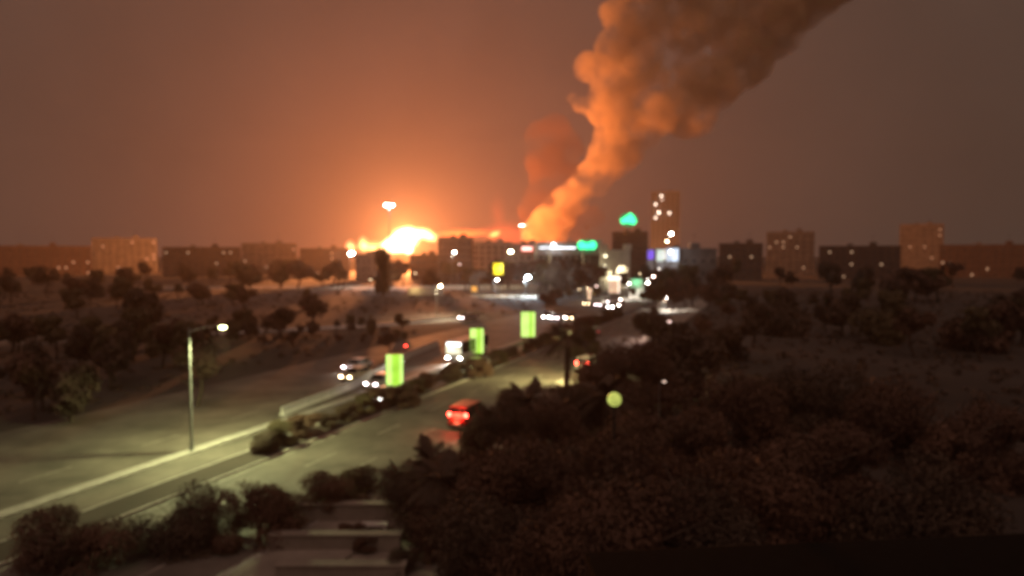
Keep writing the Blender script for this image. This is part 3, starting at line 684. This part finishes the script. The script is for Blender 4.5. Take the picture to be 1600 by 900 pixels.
# lit kiosk sign behind the oncoming vans
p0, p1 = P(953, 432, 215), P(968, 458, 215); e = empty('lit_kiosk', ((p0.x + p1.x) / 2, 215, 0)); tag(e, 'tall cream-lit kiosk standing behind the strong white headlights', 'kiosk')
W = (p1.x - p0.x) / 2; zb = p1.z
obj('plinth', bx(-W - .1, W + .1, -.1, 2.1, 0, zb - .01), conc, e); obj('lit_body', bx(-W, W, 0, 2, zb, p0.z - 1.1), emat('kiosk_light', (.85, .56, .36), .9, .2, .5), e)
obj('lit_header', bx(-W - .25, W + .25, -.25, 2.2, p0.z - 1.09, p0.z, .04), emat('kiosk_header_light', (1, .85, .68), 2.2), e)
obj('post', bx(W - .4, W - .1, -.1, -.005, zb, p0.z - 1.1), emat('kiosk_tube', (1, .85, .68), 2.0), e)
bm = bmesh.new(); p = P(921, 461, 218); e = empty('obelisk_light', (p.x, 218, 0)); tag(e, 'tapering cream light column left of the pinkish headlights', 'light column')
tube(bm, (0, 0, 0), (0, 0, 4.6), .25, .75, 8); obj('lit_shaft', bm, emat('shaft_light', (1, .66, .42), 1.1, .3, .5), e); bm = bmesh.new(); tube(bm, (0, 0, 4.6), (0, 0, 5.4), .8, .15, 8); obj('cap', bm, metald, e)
# dark tower with the green roof sign, and its small roof light
bld('dark_tower', 957, 1012, 362, 455, 22, 'broad dark tower block under the green cloud sign', brickm, 8, 8, ang=-.17)
# far high-rise, lit windows as in the photograph
x0, x1, h = bpx(1018, 1062, 300, 800)
wins = [(1034, 306), (1035, 312), (1025, 319), (1030, 332), (1025, 340), (1046, 333)]
e = building('high_rise', x0, x1, 800, 25, h, 'faint far high-rise with a few scattered lit windows', mat('grey_cladding', (.2, .21, .22), .9), 18, 6, ang=-.21, win=(2.2, 2.4))
for k, (px, py) in enumerate(wins):
    p = P(px, py, 799); q = obj('lit_window', bx(-1.1, 1.1, -1.2, 3, -1.2, 1.2, .05), lampmat((1, .78, .6), 6 if k in (3,) else 3.5 if k != 1 else 1), e); q.location = (p.x - e.location.x, -.4, p.z)
# shopfronts on the right edge
bld('shop_row', 1022, 1120, 388, 300, 15, 'white-lit shopfronts at the right edge of the avenue', concd, 3, 7)
for k, (a, b, t, bt, c, s) in enumerate(((1012, 1021, 391, 405, (.2, .1, .75), 1.1), (1026, 1036, 390, 408, (.75, .85, .75), .8), (1037, 1040, 390, 405, (1, .97, .85), 1.3), (1042, 1060, 388, 408, (.7, .8, .95), 1.0))):
    p0, p1 = P(a, t, 297), P(b, bt, 297); q = empty('shop_sign', (p0.x, 297, 0)); tag(q, ['violet lit sign at the left end of the shopfronts', 'pale green-white lit shop window', 'narrow bright strip between the shop windows', 'large bluish-white lit shop window at the edge'][k], 'shop sign')
    obj('lit_face', bx(0, p1.x - p0.x, -.2, 0, p1.z, p0.z, .05), emat('shop_light_%d' % k, c, s, .35, .4), q); obj('casing', bx(-.15, p1.x - p0.x + .15, .01, .6, 0, p0.z + .2, .05), conc, q)
p = P(1048, 394, 292); q = empty('shop_floodlight', (p.x, 292, 0)); tag(q, 'glaring bluish floodlight before the edge shop window', 'floodlight'); bm = bmesh.new(); bmesh.ops.create_uvsphere(bm, u_segments=12, v_segments=8, radius=.7); bmesh.ops.translate(bm, vec=(0, 0, p.z), verts=bm.verts[:]); obj('lamp', bm, lampmat((.85, .92, 1), 12), q, True)
bm = bmesh.new(); tube(bm, (0, 0, 0), (0, 0, p.z - .5), .12); obj('pole', bm, metald, q); lamp_light(q, (0, -1.5, p.z), (.85, .92, 1), 1500, .4)
# green-lit wall
p0, p1 = P(986, 436, 245), P(1003, 452, 245); e = empty('green_wall', ((p0.x + p1.x) / 2, 245, 0)); tag(e, 'wall washed in dim green light right of a white lamp', 'wall')
obj('masonry', bx(-2.4, 2.4, 0, .4, 0, p0.z, .05), plaster, e); obj('coping', bx(-2.5, 2.5, -.08, .48, p0.z + .002, p0.z + .15), conc, e); lamp_light(e, (0, -1.6, p0.z - 1), (.15, 1, .45), 230, .3)
# background town: blocks to both sides, each a building of its own
tb = [(470, 545, 388, 500, 'dull block left of the left flames', brickm), (380, 462, 380, 520, 'wide dull block further left of the fire', concd), (260, 372, 386, 480, 'long low block on the unlit left skyline', brickm),
      (150, 240, 372, 560, 'taller block on the dark left skyline', concd), (-20, 130, 384, 500, 'outermost block on the dark left skyline', brickm),
      (1125, 1190, 380, 420, 'dull block past the shopfronts', brickm), (1200, 1270, 362, 520, 'taller dark block past the shopfronts', concd), (1285, 1400, 384, 430, 'low block on the dark right skyline', brickm),
      (1410, 1470, 350, 640, 'tall dark block on the right skyline', concd), (1480, 1620, 382, 460, 'outermost block on the right skyline', brickm)]
for i, (a, b, t, d, lab, wm_) in enumerate(tb):
    fl = 5 if t > 375 else 8; ang_ = -math.atan(((a + b) / 2 - 800) / F); bay = max(4, int((b - a) / 10))
    lit = {(rnd.randrange(fl), rnd.randrange(bay)) for _ in range(int(fl * bay * .13))}
    bld('town_block', a, b, t, d, 18, lab, wm_, fl, bay, lit=lit, litmat=winlit[2], group='blocks on the skyline', ang=ang_)
# tree belts in the town
MARKS = [(-60, 'the outermost left skyline block'), (60, 'the outermost left skyline block'), (195, 'the taller left skyline block'), (316, 'the long low left skyline block'), (421, 'the wide dull left skyline block'), (508, 'the block left of the flames'),
 (568, 'the small upright flame'), (601, 'the small pink lamp'), (632, 'the main blaze'), (665, 'the lit cream wall'), (688, 'the park wall lamp'), (710, 'the grey flat block'), (741, 'the orange-lit hut'), (778, 'the yellow sign'), (800, 'the large warm lamp'), (825, 'the blue-white lamp'),
 (858, 'the left thin pole'), (871, 'the small pale green sign'), (911, 'the pole under the green hall sign'), (945, 'the gatehouse lanterns'), (960, 'the lit kiosk'), (983, 'the lamp by the green wall'), (994, 'the green-lit wall'), (1015, 'the violet shop sign'), (1030, 'the pale shop window'), (1049, 'the bluish shop window'),
 (1080, 'the shop row end'), (1157, 'the dull block past the shops'), (1235, 'the taller block past the shops'), (1340, 'the low right skyline block'), (1440, 'the tall right skyline block'), (1550, 'the outermost right skyline block'), (1680, 'the outermost right skyline block')]
USED = set()
def belt(n, x0, x1, d0, d1, h0, h1, group):
    for i in range(n):
        for attempt in range(80):
            d = rnd.uniform(d0, d1); px = rnd.uniform(x0, x1); p = P(px, 400, d)
            h = rnd.uniform(h0, h1); rel = (h - h0) / (h1 - h0); q = rnd.uniform(.36, .56); dr = (d - d0) / (d1 - d0)
            mx, mn = min(MARKS, key=lambda m: abs(m[0] - px)); side = 'below' if abs(px - mx) < 6 else 'just left of' if px < mx else 'just right of'
            lab = '%s %s %s-row tree %s %s' % (('tiny', 'low', 'middling', 'tall', 'towering')[min(4, int(rel * 5))], ('slim', 'rounded', 'broad')[min(2, int((q - .36) / .067))], ('front', 'middle', 'back')[min(2, int(dr * 3))], side, mn)
            if lab not in USED: break
        USED.add(lab); tree(p.x, d, h, h * q, lab, group, CRF)
belt(36, 380, 845, 285, 400, 8, 13.5, 'town trees below the fire')
belt(24, 842, 944, 262, 322, 9, 14, 'trees before the long hall')
belt(22, 975, 1120, 255, 296, 5, 11, 'trees right of the gatehouse')
belt(8, 850, 1010, 226, 250, 3, 5, 'low trees at the far bend')
belt(18, 1120, 1700, 200, 400, 7, 13, 'trees of the unlit quarter')
belt(18, -100, 380, 260, 400, 7, 12, 'trees left of the fire')
belt(12, 985, 1200, 150, 215, 5, 8, 'roadside trees beyond the bend')
belt(32, 300, 655, 108, 146, 1.6, 3.2, 'shrubby trees left of the carriageways')
belt(26, -60, 340, 62, 110, 3.5, 7.5, 'trees on the near left side')
belt(28, -60, 535, 120, 260, 4, 9, 'trees of the dark plain left of the park')
belt(28, 1080, 1640, 90, 210, 3.5, 8.5, 'trees of the dark plain right of the grove')
tree_top(597, 392, 255, 3.6, 'tall dark cypress-like tree rising before the left flames', None, CR, 1, flat=2.4, name='cypress_tree')
tree_top(857, 459, 215, 3.4, 'low dark tree at the end of the park lawn', None, CR, 2)
tree_top(603, 510, 140, 1.6, 'small dark tree beside the low park wall', None, CR, 0)
tree_top(560, 524, 130, 2.2, 'dark shrubby tree at the left end of the park wall', None, CR, 3)

# low scrub over the open ground, past counting
r_ = random.Random(11); bm = bmesh.new()
for i in range(2600):
    if i % 2: d = r_.uniform(45, 300); x = MX(d) - r_.uniform(30, 60 + d * .75)
    else: d = r_.uniform(70, 290); x = MX(d) + r_.uniform(19, 30 + d * .55)
    if abs(d - (151 - x * -.0)) < 14 and x < MX(d): continue
    sz = r_.uniform(.25, .95)
    for k in range(16):
        a = r_.uniform(0, 6.28); q = Vector((x + math.cos(a) * sz * r_.random(), d + math.sin(a) * sz * r_.random(), sz * r_.uniform(.1, .7)))
        n_ = Vector((r_.uniform(-1, 1), r_.uniform(-1, 1), r_.uniform(.2, 1))).normalized(); t = n_.orthogonal().normalized() * sz * .35; b = n_.cross(t)
        bm.faces.new([bm.verts.new(q - t), bm.verts.new(q + b * .6), bm.verts.new(q + t), bm.verts.new(q - b * .6)])
tag(obj('undergrowth', bm, leafA), kind='stuff')

# ------------------------------------------------------------ terraces and black roof edge close by
def terr(px0, px1, py, dz, label, z):
    a, b = G(px0, py, z), G(px1, py, z); e = empty('terrace_wall', ((a.x + b.x) / 2, a.y, 0)); tag(e, label, 'wall', 'garden terrace walls'); w_ = (b.x - a.x) / 2
    obj('masonry', bx(-w_, w_, 0, .5, 0, z, .03), paving, e); obj('coping', bx(-w_ - .06, w_ + .06, -.08, .58, z + .002, z + .1, .02), paving, e)
terr(430, 640, 790, 0, 'upper terrace wall under the bare-trunked tree', 1.0); terr(420, 625, 838, 0, 'middle terrace wall with a pale bench before it', .8); terr(430, 632, 886, 0, 'lowest terrace wall by the picture foot', .6)
sheet('garden_path', [G(430, 770), G(700, 770), G(720, 980), G(380, 980)], .006, paving)
for i, (px, py, sz, lab) in enumerate(((560, 800, .9, 'round shrub at the left of the upper terrace'), (604, 812, .6, 'small shrub behind the pale bench'), (648, 850, .8, 'shrub at the right end of the middle terrace'), (570, 862, .7, 'shrub below the middle terrace wall'),
    (628, 893, .9, 'shrub at the right end of the lowest terrace'), (548, 842, .8, 'shrub at the picture edge on the terraces'), (665, 875, 1.0, 'shrub on the path beside the grove'))):
    p = G(px, py); o = meshobj('shrub', CRN[i % 3], None, (p.x, p.y, sz * .55), (0, 0, i), (sz, sz, sz * .75)); tag(o, lab, 'shrub', 'terrace shrubs')
def bench(px, py, w_, label):
    a = G(px, py); e = empty('stone_bench', (a.x, a.y, 0), .05); tag(e, label, 'bench'); obj('seat', bx(-w_ / 2, w_ / 2, -.3, .3, .4, .52, .03), plaster, e)
    for s in (-1, 1): obj('leg', bx(s * w_ * .38 - .1, s * w_ * .38 + .1, -.25, .25, 0, .4, .02), plaster, e)
bench(586, 832, 1.4, 'pale stone bench on the middle terrace'); bench(592, 897, 1.7, 'pale stone bench at the foot of the picture')
def planter(px, py, w_, h, label):
    a = G(px, py); e = empty('planter', (a.x, a.y, 0)); tag(e, label, 'planter'); obj('box', bx(-w_ / 2, w_ / 2, -.4, .4, 0, h, .04), conc, e)
    meshobj('foliage', CRN[1], e, (0, 0, h + .15), (0, 0, 1), (w_ * .45, .4, .35))
planter(648, 812, .9, 1.6, 'tall pale planter right of the bare-trunked tree'); planter(694, 800, 1.3, 1.2, 'broad dim planter at the edge of the grove')
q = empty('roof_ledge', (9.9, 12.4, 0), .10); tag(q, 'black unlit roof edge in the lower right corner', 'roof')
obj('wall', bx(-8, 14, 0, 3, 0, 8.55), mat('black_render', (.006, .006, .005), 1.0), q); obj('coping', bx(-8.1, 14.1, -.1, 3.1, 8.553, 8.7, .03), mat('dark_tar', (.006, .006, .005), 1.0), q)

# ------------------------------------------------------------ fire and smoke
def volmat(name, density, color=(0.9, .85, .8), emis=0.0, ecol=(1, .4, .1), aniso=0.0, nscale=0, amount=.6, soft=None):
    m = bpy.data.materials.new(name); m.use_nodes = True; t = m.node_tree; t.nodes.clear()
    o = t.nodes.new('ShaderNodeOutputMaterial'); v_ = t.nodes.new('ShaderNodeVolumePrincipled')
    v_.inputs['Color'].default_value = (*color, 1); v_.inputs['Density'].default_value = density; v_.inputs['Anisotropy'].default_value = aniso
    v_.inputs['Emission Color'].default_value = (*ecol, 1); v_.inputs['Emission Strength'].default_value = emis
    t.links.new(v_.outputs[0], o.inputs['Volume'])
    if soft:                                   # falls off to nothing at the object's own rim, broken by noise
        tcn = t.nodes.new('ShaderNodeTexCoord'); ln = t.nodes.new('ShaderNodeVectorMath'); ln.operation = 'LENGTH'
        t.links.new(tcn.outputs['Object'], ln.inputs[0])
        n = t.nodes.new('ShaderNodeTexNoise'); n.inputs['Scale'].default_value = nscale; n.inputs['Detail'].default_value = 3
        t.links.new(tcn.outputs['Object'], n.inputs['Vector'])
        a = t.nodes.new('ShaderNodeMath'); a.operation = 'MULTIPLY_ADD'; t.links.new(n.outputs['Fac'], a.inputs[0]); a.inputs[1].default_value = amount; t.links.new(ln.outputs['Value'], a.inputs[2])
        mr = t.nodes.new('ShaderNodeMapRange'); mr.inputs['From Min'].default_value = 1.0 + amount * .45; mr.inputs['From Max'].default_value = soft + amount * .45
        mr.inputs['To Min'].default_value = 0; mr.inputs['To Max'].default_value = 1; t.links.new(a.outputs[0], mr.inputs['Value'])
        pw = t.nodes.new('ShaderNodeMath'); pw.operation = 'POWER'; t.links.new(mr.outputs[0], pw.inputs[0]); pw.inputs[1].default_value = 1.6
        m1 = t.nodes.new('ShaderNodeMath'); m1.operation = 'MULTIPLY'; t.links.new(pw.outputs[0], m1.inputs[0]); m1.inputs[1].default_value = density
        m2 = t.nodes.new('ShaderNodeMath'); m2.operation = 'MULTIPLY'; t.links.new(pw.outputs[0], m2.inputs[0]); m2.inputs[1].default_value = emis
        t.links.new(m1.outputs[0], v_.inputs['Density']); t.links.new(m2.outputs[0], v_.inputs['Emission Strength'])
    return m
FD = 600.0
def flame(px, py, rx, ry, label, emis, ecol, depth=12, soft=.2, rotdeg=0, amount=.7, nscale=1.6):
    p = P(px, py, FD); s = FD / F
    bm = bmesh.new(); bmesh.ops.create_icosphere(bm, subdivisions=3, radius=1.0)
    o = obj('flame', bm, volmat('flame_gas', 0.0, emis=emis, ecol=ecol, soft=soft, nscale=nscale, amount=amount), None, True)
    o.location = p; o.scale = (rx * s, depth, ry * s); o.rotation_euler = (0, R(rotdeg), 0)
    tag(o, label, 'fire', 'flames of the burning depot'); return o
flame(632, 376, 66, 40, 'yellow-orange halo put in round the main blaze low on the skyline', .07, (1, .36, .07), 18, -.6, 0, 1.1, 1.2)  # glow round the fire, added as a faint emitting volume
flame(625, 380, 36, 19, 'white-hot body of the main blaze', 1.9, (1, .72, .34), 16, .1, -16)
flame(640, 366, 30, 14, 'white crest along the top of the main blaze', 1.6, (1, .68, .28), 12, .1, 4)
flame(667, 367, 24, 11, 'yellow tongue leaning right off the main blaze', .9, (1, .60, .2), 12, .1, 24)
flame(638, 388, 11, 13, 'white spike of fire below the main blaze', 1.6, (1, .75, .45), 9, .1)
flame(586, 387, 38, 12, 'low yellow flames left of the main blaze', .55, (1, .46, .13), 10, .1)
flame(568, 382, 11, 16, 'small upright flame at the far left', .7, (1, .40, .13), 8, .1)
flame(548, 386, 11, 13, 'pinkish flame at the left picture edge', .7, (1, .35, .12), 8, .1)
flame(722, 365, 72, 9, 'long orange band of flame above the grey block', .30, (1, .13, .02), 10, .2, -2)
flame(773, 366, 15, 7, 'bright slanted flame at the right end of the band', .50, (1, .36, .09), 8, .1, -25)
flame(795, 368, 62, 26, 'dull red glow of burning gas right of the band', .06, (1, .08, .02), 14, .2)
flame(778, 335, 18, 38, 'faint red smoke glow rising over the slanted flame', .016, (1, .10, .02), 14, .2)
for (px, py, e_, c, r_) in ((632, 373, 6.2e6, (1, .30, .085), 8), (790, 368, 3.0e5, (1, .16, .03), 4)):
    p = P(px, py, FD); l = lamp_light(None, p, c, e_, r_); l.name = 'fire_light'

def billow(m, dens):
    t = m.node_tree; v_ = [n for n in t.nodes if n.type == 'PRINCIPLED_VOLUME'][0]
    tcn = t.nodes.new('ShaderNodeTexCoord'); n = t.nodes.new('ShaderNodeTexNoise'); n.inputs['Scale'].default_value = .045; n.inputs['Detail'].default_value = 4; n.inputs['Roughness'].default_value = .6
    t.links.new(tcn.outputs['Object'], n.inputs['Vector'])
    mr = t.nodes.new('ShaderNodeMapRange'); mr.inputs['From Min'].default_value = .40; mr.inputs['From Max'].default_value = .58; mr.inputs['To Min'].default_value = .004; mr.inputs['To Max'].default_value = dens
    t.links.new(n.outputs['Fac'], mr.inputs['Value']); t.links.new(mr.outputs[0], v_.inputs['Density'])
    m.cycles.volume_step_rate = .35
def plume(name, blobs, d, dens, label, col, disp=12, voxel=2.6, hetero=False):
    s = d / F; bm = bmesh.new()
    for (px, py, r, dd) in blobs:
        p = P(px, py, d + dd); b0 = len(bm.verts)
        rr = bmesh.ops.create_icosphere(bm, subdivisions=3, radius=r * s)
        bmesh.ops.translate(bm, vec=p, verts=rr['verts'])
    o = obj(name, bm, volmat(name + '_gas', dens, col), None, True)
    if hetero: billow(o.data.materials[0], dens)
    if name == 'dark_smoke': billow(o.data.materials[0], dens)
    rm = o.modifiers.new('remesh', 'REMESH'); rm.mode = 'VOXEL'; rm.voxel_size = voxel
    for sc, st in ((42, disp), (17, disp * .42), (7, disp * .14)):
        tx = bpy.data.textures.new('puffs', 'CLOUDS'); tx.noise_scale = sc; tx.noise_depth = 3
        dm = o.modifiers.new('puff', 'DISPLACE'); dm.texture = tx; dm.texture_coords = 'GLOBAL'; dm.strength = st; dm.mid_level = .5
    tag(o, label, 'smoke', None, 'stuff'); return o
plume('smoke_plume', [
 (975, -20, 30, 0), (1010, -40, 44, 10), (1060, -30, 44, 10), (1045, 20, 34, 14), (1010, 30, 34, 6), (960, 20, 24, 0), (985, 45, 34, 0), (955, 75, 26, 0), (1000, 90, 34, 8), (1035, 60, 22, 10),
 (922, 100, 25, -14), (912, 116, 16, -18), (945, 120, 32, -10), (893, 152, 12, -10), (905, 165, 15, -8), (945, 165, 36, -8), (985, 150, 38, 0), (1030, 122, 24, -6), (1045, 165, 36, 0), (1020, 180, 40, -4), (960, 208, 34, 0), (1000, 205, 34, 0),
 (1085, 180, 40, 6), (1080, 110, 34, 10), (1075, 50, 40, 12), (1110, 10, 44, 20), (1180, -40, 60, 30), (1120, 130, 46, 16), (1160, 90, 52, 24), (1200, 40, 60, 30), (1250, -20, 70, 40), (1130, 40, 40, 30), (1300, -70, 80, 40),
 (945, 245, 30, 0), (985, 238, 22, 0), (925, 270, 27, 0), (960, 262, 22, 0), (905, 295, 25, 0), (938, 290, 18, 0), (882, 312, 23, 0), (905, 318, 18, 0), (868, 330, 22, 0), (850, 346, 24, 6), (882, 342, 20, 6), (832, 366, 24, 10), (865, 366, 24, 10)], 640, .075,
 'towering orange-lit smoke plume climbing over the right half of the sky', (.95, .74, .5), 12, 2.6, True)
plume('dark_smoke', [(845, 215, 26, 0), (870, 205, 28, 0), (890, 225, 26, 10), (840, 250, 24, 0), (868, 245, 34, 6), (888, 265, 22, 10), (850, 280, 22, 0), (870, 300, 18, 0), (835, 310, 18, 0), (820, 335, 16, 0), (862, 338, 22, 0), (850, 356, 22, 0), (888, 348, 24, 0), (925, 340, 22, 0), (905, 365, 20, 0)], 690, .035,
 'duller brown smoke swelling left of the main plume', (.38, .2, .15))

# ------------------------------------------------------------ night haze: one closed box round everything under the sky
bm = bmesh.new(); box(bm, -2600, 2600, -2600, 2600, -1, 420)
o = obj('haze', bm, volmat('haze_air', HAZE, (1, .86, .74), aniso=0.6)); tag(o, kind='stuff'); o.location = (0, 0, 0)
